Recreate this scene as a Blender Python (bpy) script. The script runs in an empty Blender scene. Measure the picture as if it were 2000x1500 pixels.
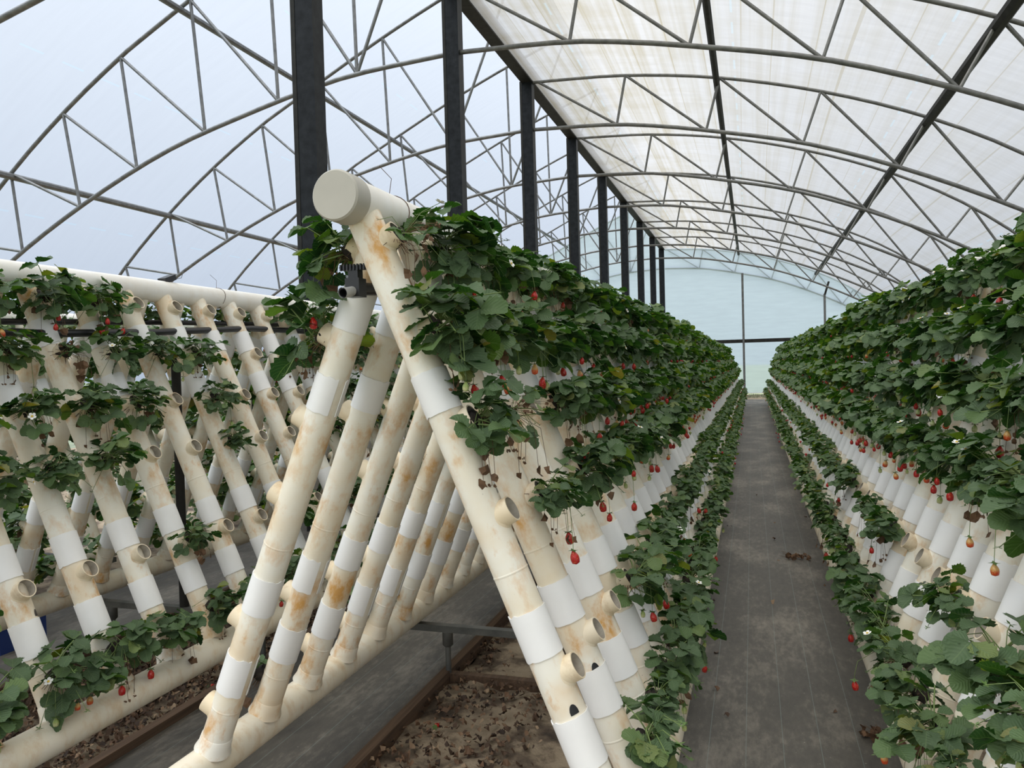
import bpy, math, random
import numpy as np
from mathutils import Matrix, Vector

random.seed(11)
rng = np.random.default_rng(5)
C = bpy.context.scene.collection
SC = bpy.context.scene
PI = math.pi

# ------------------------------------------------------------------ camera, sky, exposure
YAW, PITCH, ROLL = math.radians(17.40), math.radians(1.247), math.radians(1.53)
fw = Vector((-math.sin(YAW)*math.cos(PITCH), math.cos(YAW)*math.cos(PITCH), -math.sin(PITCH)))
rt = Vector((math.cos(YAW), math.sin(YAW), 0))
up = rt.cross(fw)
rt2 = rt*math.cos(ROLL) - up*math.sin(ROLL)
up2 = rt*math.sin(ROLL) + up*math.cos(ROLL)
cam_d = bpy.data.cameras.new('camera')
cam_d.sensor_width = 36.0
cam_d.lens = 27.0
cam_d.clip_start = 0.05
cam_d.clip_end = 2000
cam = bpy.data.objects.new('camera', cam_d)
C.objects.link(cam)
m3 = Matrix((rt2, up2, -fw)).transposed()
cam.matrix_world = m3.to_4x4()
SC.camera = cam

SC.view_settings.view_transform = 'Standard'
SC.view_settings.look = 'None'
SC.view_settings.gamma = 1.0
SC.view_settings.use_curve_mapping = False
SC.view_settings.exposure = 0.50
SC.cycles.max_bounces = 10
SC.cycles.diffuse_bounces = 5
SC.cycles.transmission_bounces = 6
SC.cycles.transparent_max_bounces = 16

W = bpy.data.worlds.new('overcast_sky')
SC.world = W
W.use_nodes = True
wt = W.node_tree
wt.nodes.clear()
wo = wt.nodes.new('ShaderNodeOutputWorld')
wb = wt.nodes.new('ShaderNodeBackground')
wc = wt.nodes.new('ShaderNodeTexCoord')
ws = wt.nodes.new('ShaderNodeSeparateXYZ')
wr = wt.nodes.new('ShaderNodeValToRGB')
wt.links.new(wc.outputs['Generated'], ws.inputs[0])
wt.links.new(ws.outputs['Z'], wr.inputs[0])
# overcast: zenith about three times the horizon
wr.color_ramp.elements[0].position = 0.0
wr.color_ramp.elements[0].color = (0.36, 0.40, 0.46, 1)
wr.color_ramp.elements[1].position = 1.0
wr.color_ramp.elements[1].color = (1.0, 1.0, 1.0, 1)
wt.links.new(wr.outputs[0], wb.inputs[0])
wb.inputs[1].default_value = 1.6
wt.links.new(wb.outputs[0], wo.inputs[0])

# hazy sun behind the cloud cover, very soft
sun_d = bpy.data.lights.new('hazy_sun', 'SUN')
sun_d.energy = 4.8
sun_d.angle = math.radians(75)
sun_d.color = (1.0, 0.97, 0.92)
sun = bpy.data.objects.new('hazy_sun', sun_d)
sun.rotation_euler = (math.radians(10), math.radians(-16), 0)
C.objects.link(sun)

# ------------------------------------------------------------------ small helpers
def mat(name):
    m = bpy.data.materials.new(name)
    m.use_nodes = True
    nt = m.node_tree
    return m, nt, nt.nodes['Principled BSDF'], nt.nodes['Material Output']

def node(nt, kind, **kw):
    n = nt.nodes.new(kind)
    for k, v in kw.items():
        if k.startswith('i_'):
            key = k[2:]
            n.inputs[int(key) if key.isdigit() else key].default_value = v
        else:
            setattr(n, k, v)
    return n

def ramp(nt, stops, interp='LINEAR'):
    n = nt.nodes.new('ShaderNodeValToRGB')
    cr = n.color_ramp
    cr.interpolation = interp
    while len(cr.elements) < len(stops):
        cr.elements.new(0.5)
    for e, (p, c) in zip(cr.elements, stops):
        e.position = p
        e.color = (c, c, c, 1) if not isinstance(c, tuple) else (*c, 1)
    return n

def mixc(nt, fac, a, b, blend='MIX'):
    n = nt.nodes.new('ShaderNodeMix')
    n.data_type = 'RGBA'
    n.blend_type = blend
    for sock, v in ((n.inputs['Factor'], fac), (n.inputs['A'], a), (n.inputs['B'], b)):
        if hasattr(v, 'is_output'):
            nt.links.new(v, sock)
        elif isinstance(v, tuple):
            sock.default_value = (*v, 1)
        else:
            sock.default_value = v
    return n.outputs['Result']

def math_n(nt, op, a, b=0.0, c=0.0, clamp=False):
    n = nt.nodes.new('ShaderNodeMath')
    n.operation = op
    n.use_clamp = clamp
    for i, v in enumerate((a, b, c)):
        if hasattr(v, 'is_output'):
            nt.links.new(v, n.inputs[i])
        else:
            n.inputs[i].default_value = v
    return n.outputs[0]

def noise(nt, vec, scale, detail=4.0, rough=0.55, mapping=None):
    if mapping is not None:
        mp = nt.nodes.new('ShaderNodeMapping')
        mp.inputs['Scale'].default_value = mapping
        nt.links.new(vec, mp.inputs[0])
        vec = mp.outputs[0]
    n = nt.nodes.new('ShaderNodeTexNoise')
    n.inputs['Scale'].default_value = scale
    n.inputs['Detail'].default_value = detail
    n.inputs['Roughness'].default_value = rough
    nt.links.new(vec, n.inputs['Vector'])
    return n.outputs[0]

def bump(nt, p, height, strength=0.3, dist=0.01):
    b = nt.nodes.new('ShaderNodeBump')
    b.inputs['Strength'].default_value = strength
    b.inputs['Distance'].default_value = dist
    nt.links.new(height, b.inputs['Height'])
    nt.links.new(b.outputs[0], p.inputs['Normal'])

def objcoord(nt):
    return nt.nodes.new('ShaderNodeTexCoord').outputs['Object']

def simple(name, col, rough=0.5, metal=0.0, var=0.0, scale=20.0):
    m, nt, p, o = mat(name)
    p.inputs['Roughness'].default_value = rough
    p.inputs['Metallic'].default_value = metal
    if var:
        f = noise(nt, objcoord(nt), scale)
        r = ramp(nt, [(0.3, tuple(max(0, c*(1-var)) for c in col)), (0.7, tuple(min(1, c*(1+var)) for c in col))])
        nt.links.new(f, r.inputs[0])
        nt.links.new(r.outputs[0], p.inputs['Base Color'])
    else:
        p.inputs['Base Color'].default_value = (*col, 1)
    return m

def mesh(name, verts, faces, mats=(), fmat=None, smooth=True, uvs=None):
    me = bpy.data.meshes.new(name)
    me.from_pydata([tuple(v) for v in verts], [], faces)
    for m in mats:
        me.materials.append(m)
    n = len(me.polygons)
    if smooth is not False:
        me.polygons.foreach_set('use_smooth', [True]*n if smooth is True else smooth)
    if fmat is not None:
        me.polygons.foreach_set('material_index', fmat)
    if uvs is not None:
        ul = me.uv_layers.new(name='UVMap')
        li = np.empty(len(me.loops), dtype=np.int32)
        me.loops.foreach_get('vertex_index', li)
        ul.data.foreach_set('uv', np.asarray(uvs, dtype=np.float32)[li].ravel())
    me.update()
    return me

class MB:
    """collects tubes, boxes and patches for one mesh"""
    def __init__(s):
        s.v, s.f, s.m, s.s = [], [], [], []
    def add(s, v, f, mi=0, smooth=True):
        o = len(s.v)
        s.v += [tuple(x) for x in v]
        s.f += [tuple(i+o for i in q) for q in f]
        s.m += [mi]*len(f)
        s.s += [smooth]*len(f)
    def tube(s, pts, r, seg=8, mi=0, caps=True, smooth=True, roll=0.0):
        pts = [Vector(p) for p in pts]
        rs = r if isinstance(r, (list, tuple)) else [r]*len(pts)
        v, f = [], []
        d0 = (pts[1]-pts[0]).normalized()
        a = Vector((0, 0, 1)) if abs(d0.z) < 0.9 else Vector((1, 0, 0))
        x = d0.cross(a).normalized()
        for i, p in enumerate(pts):
            if i == 0: d = d0
            elif i == len(pts)-1: d = (pts[i]-pts[i-1]).normalized()
            else: d = ((pts[i+1]-pts[i]).normalized() + (pts[i]-pts[i-1]).normalized()).normalized()
            x = (x - d*x.dot(d)).normalized()
            y = d.cross(x)
            for k in range(seg):
                t = 2*PI*k/seg + roll
                v.append(p + (x*math.cos(t) + y*math.sin(t))*rs[i])
        for i in range(len(pts)-1):
            for k in range(seg):
                k2 = (k+1) % seg
                f.append((i*seg+k, i*seg+k2, (i+1)*seg+k2, (i+1)*seg+k))
        s.add(v, f, mi, smooth)
        if caps:
            n = len(pts)
            s.add(v[:seg], [tuple(range(seg))[::-1]], mi, False)
            s.add(v[(n-1)*seg:], [tuple(range(seg))], mi, False)
    def box(s, c, size, mi=0, rot=None):
        cx, cy, cz = c
        h = [q/2 for q in size]
        v = []
        for dx in (-1, 1):
            for dy in (-1, 1):
                for dz in (-1, 1):
                    q = Vector((dx*h[0], dy*h[1], dz*h[2]))
                    if rot is not None: q = rot @ q
                    v.append(Vector(c)+q)
        s.add(v, [(0, 1, 3, 2), (4, 6, 7, 5), (0, 4, 5, 1), (2, 3, 7, 6), (0, 2, 6, 4), (1, 5, 7, 3)], mi, False)
    def mesh(s, name, mats):
        return mesh(name, s.v, s.f, mats, s.m, s.s)

def link(name, me, parent=None, M=None):
    o = bpy.data.objects.new(name, me)
    C.objects.link(o)
    if parent is not None: o.parent = parent
    if M is not None: o.matrix_basis = M
    return o

def tag(o, label, cat, group=None):
    o['label'] = label
    o['category'] = cat
    if group: o['group'] = group
    return o

def thing(name, label, cat, loc=(0, 0, 0), group=None):
    o = bpy.data.objects.new(name, None)
    o.empty_display_size = 0.1
    C.objects.link(o)
    o.location = loc
    return tag(o, label, cat, group)

def struct(name, me):
    o = link(name, me)
    o['kind'] = 'structure'
    return o

def ordn(i):
    w = ['first', 'second', 'third', 'fourth', 'fifth', 'sixth', 'seventh', 'eighth', 'ninth', 'tenth', 'eleventh', 'twelfth']
    if i < len(w): return w[i]
    n = i+1
    s = 'th' if 10 <= n % 100 <= 20 else {1: 'st', 2: 'nd', 3: 'rd'}.get(n % 10, 'th')
    return '%d%s' % (n, s)

# ------------------------------------------------------------------ materials
def film_mat(name, tint, clear, dirt, dirt_amt, mark=True, crinkle=0.22, scatter=1.0):
    m, nt, p, o = mat(name)
    nt.nodes.remove(p)
    tc = nt.nodes.new('ShaderNodeTexCoord')
    uv = tc.outputs['UV']            # u: along the house (m), v: along the arch from the ridge (m)
    streak = noise(nt, uv, 1.0, 5, 0.65, (0.06, 4.2, 1))
    blot = noise(nt, uv, 1.0, 5, 0.6, (0.9, 0.7, 1))
    wr_ = noise(nt, uv, 1.0, 4, 0.6, (6.0, 0.8, 1))
    sx = nt.nodes.new('ShaderNodeSeparateXYZ')
    nt.links.new(uv, sx.inputs[0])
    near = ramp(nt, [(0.0, 1.0), (0.28, 0.85), (0.5, 0.45), (1.0, 0.25)])
    nt.links.new(math_n(nt, 'DIVIDE', sx.outputs['Y'], 9.0), near.inputs[0])
    d1 = math_n(nt, 'MULTIPLY', math_n(nt, 'SUBTRACT', streak, 0.42, clamp=True), 4.0)
    d2 = math_n(nt, 'MULTIPLY', math_n(nt, 'SUBTRACT', blot, 0.45, clamp=True), 2.0)
    d = math_n(nt, 'MULTIPLY', math_n(nt, 'ADD', d1, d2), math_n(nt, 'MULTIPLY', near.outputs[0], dirt_amt), clamp=True)
    # thin tan seams running along the house
    fr = math_n(nt, 'FRACT', math_n(nt, 'ADD', math_n(nt, 'MULTIPLY', sx.outputs['Y'], 1.45), math_n(nt, 'MULTIPLY', noise(nt, uv, 1, 1, .5, (.02, 1.2, 1)), 1.3)))
    seam = math_n(nt, 'MULTIPLY', math_n(nt, 'LESS_THAN', math_n(nt, 'ABSOLUTE', math_n(nt, 'SUBTRACT', fr, .5)), .018), dirt_amt*0.55)
    d = math_n(nt, 'ADD', d, seam, clamp=True)
    wcol = math_n(nt, 'ADD', math_n(nt, 'MULTIPLY', wr_, crinkle), 1.0-crinkle/2)
    base = mixc(nt, 1.0, tint, wcol, 'MULTIPLY')
    col = mixc(nt, d, base, dirt)
    if mark:
        # faint blue maker's dashes printed along the film
        dash = math_n(nt, 'LESS_THAN', math_n(nt, 'FRACT', math_n(nt, 'MULTIPLY', sx.outputs['X'], 1.1)), 0.55)
        line = math_n(nt, 'LESS_THAN', math_n(nt, 'ABSOLUTE', math_n(nt, 'SUBTRACT', math_n(nt, 'FRACT', math_n(nt, 'ADD', math_n(nt, 'MULTIPLY', sx.outputs['Y'], 0.31), 0.07)), 0.5)), 0.006)
        mk = math_n(nt, 'MULTIPLY', math_n(nt, 'MULTIPLY', dash, line), 0.32)
        col = mixc(nt, mk, col, (0.45, 0.62, 0.72))
    tl = nt.nodes.new('ShaderNodeBsdfTranslucent')
    nt.links.new(mixc(nt, 1.0, col, (scatter,)*3, 'MULTIPLY'), tl.inputs[0])
    tr = nt.nodes.new('ShaderNodeBsdfTransparent')
    nt.links.new(col, tr.inputs[0])
    mx = nt.nodes.new('ShaderNodeMixShader')
    cl = math_n(nt, 'MULTIPLY', math_n(nt, 'SUBTRACT', 1.0, math_n(nt, 'MULTIPLY', math_n(nt, 'MULTIPLY', math_n(nt, 'SUBTRACT', near.outputs[0], 0.25, clamp=True), dirt_amt), 0.85)), clear)
    nt.links.new(cl, mx.inputs[0])
    nt.links.new(tl.outputs[0], mx.inputs[1])
    nt.links.new(tr.outputs[0], mx.inputs[2])
    nt.links.new(mx.outputs[0], o.inputs[0])
    return m

M_FILM_R = film_mat('film_weathered', (0.505, 0.51, 0.512), 0.76, (0.38, 0.355, 0.285), 0.95, True, 0.22, 0.62)
M_FILM_L = film_mat('film_clear', (0.505, 0.542, 0.592), 0.93, (0.55, 0.57, 0.60), 0.08, True, 0.07)
M_FILM_E = film_mat('film_end', (0.485, 0.555, 0.61), 0.40, (0.50, 0.57, 0.62), 0.15, False)

def steel(name, a, b, rough, metal):
    m, nt, p, o = mat(name)
    f = noise(nt, objcoord(nt), 9.0, 6)
    r = ramp(nt, [(0.3, a), (0.7, b)])
    nt.links.new(f, r.inputs[0])
    nt.links.new(r.outputs[0], p.inputs['Base Color'])
    p.inputs['Roughness'].default_value = rough
    p.inputs['Metallic'].default_value = metal
    if metal < .4: p.inputs['Specular IOR Level'].default_value = 0.2
    return m
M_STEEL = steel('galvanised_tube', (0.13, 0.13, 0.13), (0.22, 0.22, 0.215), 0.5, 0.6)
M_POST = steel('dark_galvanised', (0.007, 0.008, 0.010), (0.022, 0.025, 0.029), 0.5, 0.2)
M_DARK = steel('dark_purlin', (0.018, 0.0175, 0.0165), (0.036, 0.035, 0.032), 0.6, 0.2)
M_STAND = steel('stand_steel', (0.10, 0.105, 0.10), (0.19, 0.19, 0.175), 0.5, 0.6)
M_BLACK = simple('black_plastic', (0.012, 0.012, 0.014), 0.35)
M_GREY = simple('grey_plastic', (0.42, 0.42, 0.41), 0.4)
M_BLUE = simple('blue_plastic', (0.02, 0.05, 0.22), 0.4)
M_CAP = simple('cap_plastic', (0.46, 0.44, 0.385), 0.5, 0, 0.05, 8)

def pvc(name, base, warm, stain, amount, zstops=None, zlen=1.0):
    m, nt, p, o = mat(name)
    oc = objcoord(nt)
    oi = nt.nodes.new('ShaderNodeObjectInfo')
    ofs = node(nt, 'ShaderNodeVectorMath', operation='ADD')
    cmb = node(nt, 'ShaderNodeCombineXYZ')
    nt.links.new(math_n(nt, 'MULTIPLY', oi.outputs['Random'], 37.0), cmb.inputs[0])
    nt.links.new(math_n(nt, 'MULTIPLY', oi.outputs['Random'], 91.0), cmb.inputs[2])
    nt.links.new(oc, ofs.inputs[0])
    nt.links.new(cmb.outputs[0], ofs.inputs[1])
    v = ofs.outputs[0]
    big = noise(nt, v, 4.0, 4)
    mid = noise(nt, v, 13.0, 6, 0.65, (1, 1, 0.6))
    fine = noise(nt, v, 55.0, 5, 0.7)
    col = mixc(nt, math_n(nt, 'MULTIPLY', math_n(nt, 'SUBTRACT', big, 0.35, clamp=True), 2.6, clamp=True), base, warm)
    s = math_n(nt, 'MULTIPLY', math_n(nt, 'SUBTRACT', mid, 0.50, clamp=True), 5.0, clamp=True)
    if zstops:
        sx = nt.nodes.new('ShaderNodeSeparateXYZ')
        nt.links.new(oc, sx.inputs[0])
        r = ramp(nt, zstops)
        nt.links.new(math_n(nt, 'DIVIDE', sx.outputs['Z'], zlen), r.inputs[0])
        s = math_n(nt, 'ADD', math_n(nt, 'MULTIPLY', s, 0.35), math_n(nt, 'MULTIPLY', r.outputs[0], math_n(nt, 'ADD', math_n(nt, 'MULTIPLY', s, 0.75), math_n(nt, 'MULTIPLY', math_n(nt, 'SUBTRACT', big, 0.42, clamp=True), 1.6))), clamp=True)
    col = mixc(nt, math_n(nt, 'MULTIPLY', s, amount), col, stain)
    spk = math_n(nt, 'MULTIPLY', math_n(nt, 'GREATER_THAN', fine, 0.715), 0.5)
    col = mixc(nt, spk, col, (0.22, 0.17, 0.11))
    nt.links.new(col, p.inputs['Base Color'])
    p.inputs['Roughness'].default_value = 0.42
    p.inputs['Specular IOR Level'].default_value = 0.35
    return m
TIERS = [.072, .218, .361, .50, .73, .90]
zs = [(0.0, 0.35), (.06, .9), (.10, .75), (.14, .15), (.20, .2), (.235, .8), (.27, .15), (.35, .2), (.375, .85), (.42, .2), (.49, .2), (.515, .9), (.56, .3), (.62, .25), (.70, .4), (.745, 1.0), (.80, .3), (.86, .25), (.92, .7), (1.0, .9)]
M_LEG = pvc('stained_pvc', (0.86, 0.835, 0.745), (0.82, 0.745, 0.57), (0.64, 0.35, 0.11), 1.0, zs, 2.165)
M_HEAD = pvc('header_pvc', (0.90, 0.885, 0.84), (0.86, 0.82, 0.74), (0.66, 0.50, 0.30), 0.18)
M_BASE = pvc('base_pvc', (0.84, 0.79, 0.67), (0.81, 0.71, 0.52), (0.60, 0.38, 0.17), 0.5)
M_SPOUT = pvc('spout_pvc', (0.80, 0.71, 0.55), (0.76, 0.63, 0.43), (0.42, 0.24, 0.09), 0.6)
M_COLLAR = simple('white_sleeve', (0.86, 0.858, 0.845), 0.4, 0, 0.03, 7)
M_INNER = simple('spout_inside', (0.36, 0.33, 0.28), 0.7, 0, 0.2, 30)

def leaf_mat():
    m, nt, p, o = mat('strawberry_leaf')
    tc = nt.nodes.new('ShaderNodeTexCoord')
    sx = nt.nodes.new('ShaderNodeSeparateXYZ')
    nt.links.new(tc.outputs['UV'], sx.inputs[0])
    oi = nt.nodes.new('ShaderNodeObjectInfo')
    ge = nt.nodes.new('ShaderNodeNewGeometry')
    rnd = math_n(nt, 'FRACT', math_n(nt, 'ADD', math_n(nt, 'MULTIPLY', oi.outputs['Random'], 7.3), math_n(nt, 'MULTIPLY', ge.outputs['Random Per Island'], 0.55)))
    rc = ramp(nt, [(0.0, (0.010, 0.040, 0.013)), (0.40, (0.016, 0.055, 0.015)), (0.72, (0.034, 0.088, 0.018)), (0.88, (0.078, 0.145, 0.022)), (0.965, (0.17, 0.215, 0.03)), (1.0, (0.27, 0.20, 0.045))])
    nt.links.new(rnd, rc.inputs[0])
    av = math_n(nt, 'ABSOLUTE', math_n(nt, 'SUBTRACT', sx.outputs['Y'], 0.5))
    herr = math_n(nt, 'SUBTRACT', sx.outputs['X'], math_n(nt, 'MULTIPLY', av, 0.9))
    tri = math_n(nt, 'ABSOLUTE', math_n(nt, 'SUBTRACT', math_n(nt, 'FRACT', math_n(nt, 'MULTIPLY', herr, 7.0)), 0.5))
    vein = math_n(nt, 'MULTIPLY', math_n(nt, 'LESS_THAN', tri, 0.06), 0.35)
    rib = math_n(nt, 'MULTIPLY', math_n(nt, 'LESS_THAN', av, 0.018), 0.7)
    vv = math_n(nt, 'MAXIMUM', vein, rib)
    col = mixc(nt, vv, rc.outputs[0], (0.12, 0.19, 0.075))
    back = mixc(nt, 0.55, col, (0.14, 0.20, 0.11))
    col = mixc(nt, ge.outputs['Backfacing'], col, back)
    nt.links.new(col, p.inputs['Base Color'])
    p.inputs['Roughness'].default_value = 0.45
    p.inputs['Specular IOR Level'].default_value = 0.20
    bump(nt, p, math_n(nt, 'MULTIPLY', tri, 1.0), 0.5, 0.004)
    tl = nt.nodes.new('ShaderNodeBsdfTranslucent')
    nt.links.new(mixc(nt, 1.0, col, (1.6, 2.0, 0.5), 'MULTIPLY'), tl.inputs[0])
    mx = nt.nodes.new('ShaderNodeMixShader')
    mx.inputs[0].default_value = 0.22
    nt.links.new(p.outputs[0], mx.inputs[1])
    nt.links.new(tl.outputs[0], mx.inputs[2])
    nt.links.new(mx.outputs[0], o.inputs[0])
    return m
M_LEAF = leaf_mat()
M_STALK = simple('leaf_stalk', (0.16, 0.23, 0.07), 0.5, 0, 0.25, 15)
M_CALYX = simple('calyx', (0.09, 0.16, 0.04), 0.5)
M_DRY = simple('dry_leaf', (0.13, 0.07, 0.035), 0.8, 0, 0.45, 25)
M_ROOT = simple('root_ball', (0.022, 0.016, 0.012), 0.9, 0, 0.6, 40)
M_PETAL = simple('petal', (0.85, 0.85, 0.82), 0.6)
M_EYE = simple('flower_eye', (0.65, 0.45, 0.05), 0.7)

def berry_mat(name, top, tip, seed):
    m, nt, p, o = mat(name)
    tc = nt.nodes.new('ShaderNodeTexCoord')
    sx = nt.nodes.new('ShaderNodeSeparateXYZ')
    nt.links.new(tc.outputs['UV'], sx.inputs[0])
    r = ramp(nt, [(0.0, top), (0.35, top), (0.62, tip)])
    nt.links.new(math_n(nt, 'ADD', sx.outputs['Y'], math_n(nt, 'MULTIPLY', math_n(nt, 'SUBTRACT', noise(nt, tc.outputs['Object'], 40), .5), .3)), r.inputs[0])
    vo = node(nt, 'ShaderNodeTexVoronoi', i_Scale=150.0)
    nt.links.new(tc.outputs['Object'], vo.inputs['Vector'])
    sd = math_n(nt, 'LESS_THAN', vo.outputs['Distance'], 0.26)
    nt.links.new(mixc(nt, math_n(nt, 'MULTIPLY', sd, 0.7), r.outputs[0], seed), p.inputs['Base Color'])
    bump(nt, p, vo.outputs['Distance'], 0.5, 0.002)
    p.inputs['Roughness'].default_value = 0.28
    return m
M_RIPE = berry_mat('ripe_berry', (0.50, 0.020, 0.016), (0.42, 0.010, 0.012), (0.60, 0.22, 0.05))
M_HALF = berry_mat('half_ripe_berry', (0.62, 0.36, 0.12), (0.60, 0.075, 0.02), (0.62, 0.42, 0.12))
M_UNRIPE = berry_mat('unripe_berry', (0.28, 0.36, 0.10), (0.48, 0.50, 0.24), (0.30, 0.27, 0.08))

def weed_mat():
    m, nt, p, o = mat('weed_mat')
    oc = objcoord(nt)
    sx = nt.nodes.new('ShaderNodeSeparateXYZ')
    nt.links.new(oc, sx.inputs[0])
    b = noise(nt, oc, 1.0, 6, 0.65, (2.2, 1.1, 1))
    f = noise(nt, oc, 1.0, 6, 0.75, (26, 9, 1))
    r = ramp(nt, [(0.32, (0.040, 0.036, 0.031)), (0.50, (0.078, 0.070, 0.058)), (0.66, (0.20, 0.178, 0.145))])
    nt.links.new(math_n(nt, 'ADD', math_n(nt, 'MULTIPLY', b, 0.6), math_n(nt, 'MULTIPLY', f, 0.4)), r.inputs[0])
    th = math_n(nt, 'ABSOLUTE', math_n(nt, 'SUBTRACT', math_n(nt, 'FRACT', math_n(nt, 'ADD', math_n(nt, 'DIVIDE', sx.outputs['X'], 0.172), 0.87)), 0.5))
    ln = math_n(nt, 'MULTIPLY', math_n(nt, 'LESS_THAN', th, 0.010), 0.33)
    col = mixc(nt, ln, r.outputs[0], (0.22, 0.30, 0.28))
    sp = math_n(nt, 'GREATER_THAN', noise(nt, oc, 60, 3, .6), 0.72)
    col = mixc(nt, math_n(nt, 'MULTIPLY', sp, .5), col, (0.38, 0.36, 0.30))
    nt.links.new(col, p.inputs['Base Color'])
    p.inputs['Roughness'].default_value = 0.6
    wv = math_n(nt, 'ADD', math_n(nt, 'SINE', math_n(nt, 'MULTIPLY', sx.outputs['Y'], 900.0)), noise(nt, oc, 3.0, 3))
    bump(nt, p, wv, 0.15, 0.003)
    return m
M_MAT = weed_mat()

def soil_mat():
    m, nt, p, o = mat('soil')
    oc = objcoord(nt)
    b = noise(nt, oc, 3.5, 7, 0.65)
    r = ramp(nt, [(0.34, (0.05, 0.035, 0.024)), (0.45, (0.14, 0.102, 0.068)), (0.54, (0.32, 0.25, 0.17)), (0.75, (0.42, 0.34, 0.24))])
    nt.links.new(b, r.inputs[0])
    nt.links.new(r.outputs[0], p.inputs['Base Color'])
    p.inputs['Roughness'].default_value = 0.95
    bump(nt, p, noise(nt, oc, 45, 6, .7), 0.7, 0.02)
    return m
M_SOIL = soil_mat()

def timber_mat():
    m, nt, p, o = mat('weathered_timber')
    oc = objcoord(nt)
    g = noise(nt, oc, 1.0, 6, 0.6, (40, 1.5, 40))
    r = ramp(nt, [(0.3, (0.060, 0.036, 0.022)), (0.7, (0.145, 0.088, 0.052))])
    nt.links.new(g, r.inputs[0])
    nt.links.new(r.outputs[0], p.inputs['Base Color'])
    p.inputs['Roughness'].default_value = 0.85
    bump(nt, p, g, 0.4, 0.005)
    return m
M_TIMBER = timber_mat()

def litter_mat():
    m, nt, p, o = mat('dead_leaves')
    ge = nt.nodes.new('ShaderNodeNewGeometry')
    r = ramp(nt, [(0.0, (0.022, 0.012, 0.007)), (0.5, (0.075, 0.040, 0.021)), (0.85, (0.15, 0.082, 0.042)), (1.0, (0.30, 0.21, 0.13))])
    nt.links.new(ge.outputs['Random Per Island'], r.inputs[0])
    nt.links.new(r.outputs[0], p.inputs['Base Color'])
    p.inputs['Roughness'].default_value = 0.8
    return m
M_LITTER = litter_mat()
M_GRASS = simple('outside_grass', (0.20, 0.235, 0.14), 0.9, 0, 0.35, 3)

# ------------------------------------------------------------------ the setting: ground, film, end wall
ZG = -1.86
EW = 45.4         # far end wall
Y0 = -5.15
RX = -4.85        # ridge line
K = 4.85/4.07     # the arch was measured on a unit 4.07 m from ridge to camera line
v = [(-300, -200, ZG-.20), (300, -200, ZG-.20), (300, 400, ZG-.20), (-300, 400, ZG-.20)]
o_ = struct('floor', mesh('outside_ground', v, [(0, 1, 2, 3)], [M_GRASS]))

def grid_bed(x0, x1, y0, y1, nx, ny, z, amp, seed):
    r = np.random.default_rng(seed)
    xs = np.linspace(x0, x1, nx+1)
    ys = np.linspace(y0, y1, ny+1)
    a = r.normal(0, 1, (ny+1, nx+1))
    for _ in range(2):
        a = (a + np.roll(a, 1, 0) + np.roll(a, -1, 0) + np.roll(a, 1, 1) + np.roll(a, -1, 1))/5
    a = a/np.abs(a).max()*amp
    vs = [(xs[i], ys[j], z+a[j, i]) for j in range(ny+1) for i in range(nx+1)]
    fs = [(j*(nx+1)+i, j*(nx+1)+i+1, (j+1)*(nx+1)+i+1, (j+1)*(nx+1)+i) for j in range(ny) for i in range(nx)]
    return mesh('soil', vs, fs, [M_SOIL])
struct('floor', mesh('soil_floor', [(-18.2, Y0, ZG-.10), (8.2, Y0, ZG-.10), (8.2, EW, ZG-.045), (-18.2, EW, ZG-.045)], [(0, 1, 2, 3)], [M_SOIL]))
for k, (x0, x1) in enumerate(((-1.78, -.56), (-4.32, -3.04))):
    struct('floor', grid_bed(x0, x1, 1.0, 12.0, 26, 200, ZG-.035, .035, 3+k))

def arch(d, left): return K*arch0(d/K, left)
def bot(d): return K*bot0(d/K)
def arch0(d, left):
    if left:
        k = [(0, 8.10), (1.8, 7.43), (3.2, 6.83), (4.6, 6.16), (5.55, 5.70), (6.06, 5.44), (7.3, 4.68), (8.6, 3.73), (10, 2.50), (11.3, 1.05)]
    else:
        k = [(0, 5.53), (.7, 5.50), (1.9, 5.417), (3.5, 5.162), (5.28, 4.68), (6.97, 4.02), (8.36, 3.26), (9.6, 2.3), (11.0, 0.9)]
    return smooth_interp(d, k)
def smooth_interp(d, k):
    # monotone-ish Catmull-Rom through the measured points
    xs = [p[0] for p in k]
    i = max(0, min(len(k)-2, int(np.searchsorted(xs, d))-1))
    p0, p1, p2, p3 = k[max(0, i-1)], k[i], k[i+1], k[min(len(k)-1, i+2)]
    t = (d-p1[0])/(p2[0]-p1[0])
    m1 = (p2[1]-p0[1])/(p2[0]-p0[0])*(p2[0]-p1[0])
    m2 = (p3[1]-p1[1])/(p3[0]-p1[0])*(p2[0]-p1[0])
    return (2*t**3-3*t**2+1)*p1[1] + (t**3-2*t**2+t)*m1 + (-2*t**3+3*t**2)*p2[1] + (t**3-t**2)*m2
BOT = [(0, 4.62), (1.6, 4.535), (2.4, 4.42), (3.3, 4.235), (5.0, 3.81), (6.5, 3.24), (8.05, 2.50), (9.4, 1.72), (10.6, .95)]
def bot0(d): return smooth_interp(d, BOT)

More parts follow.
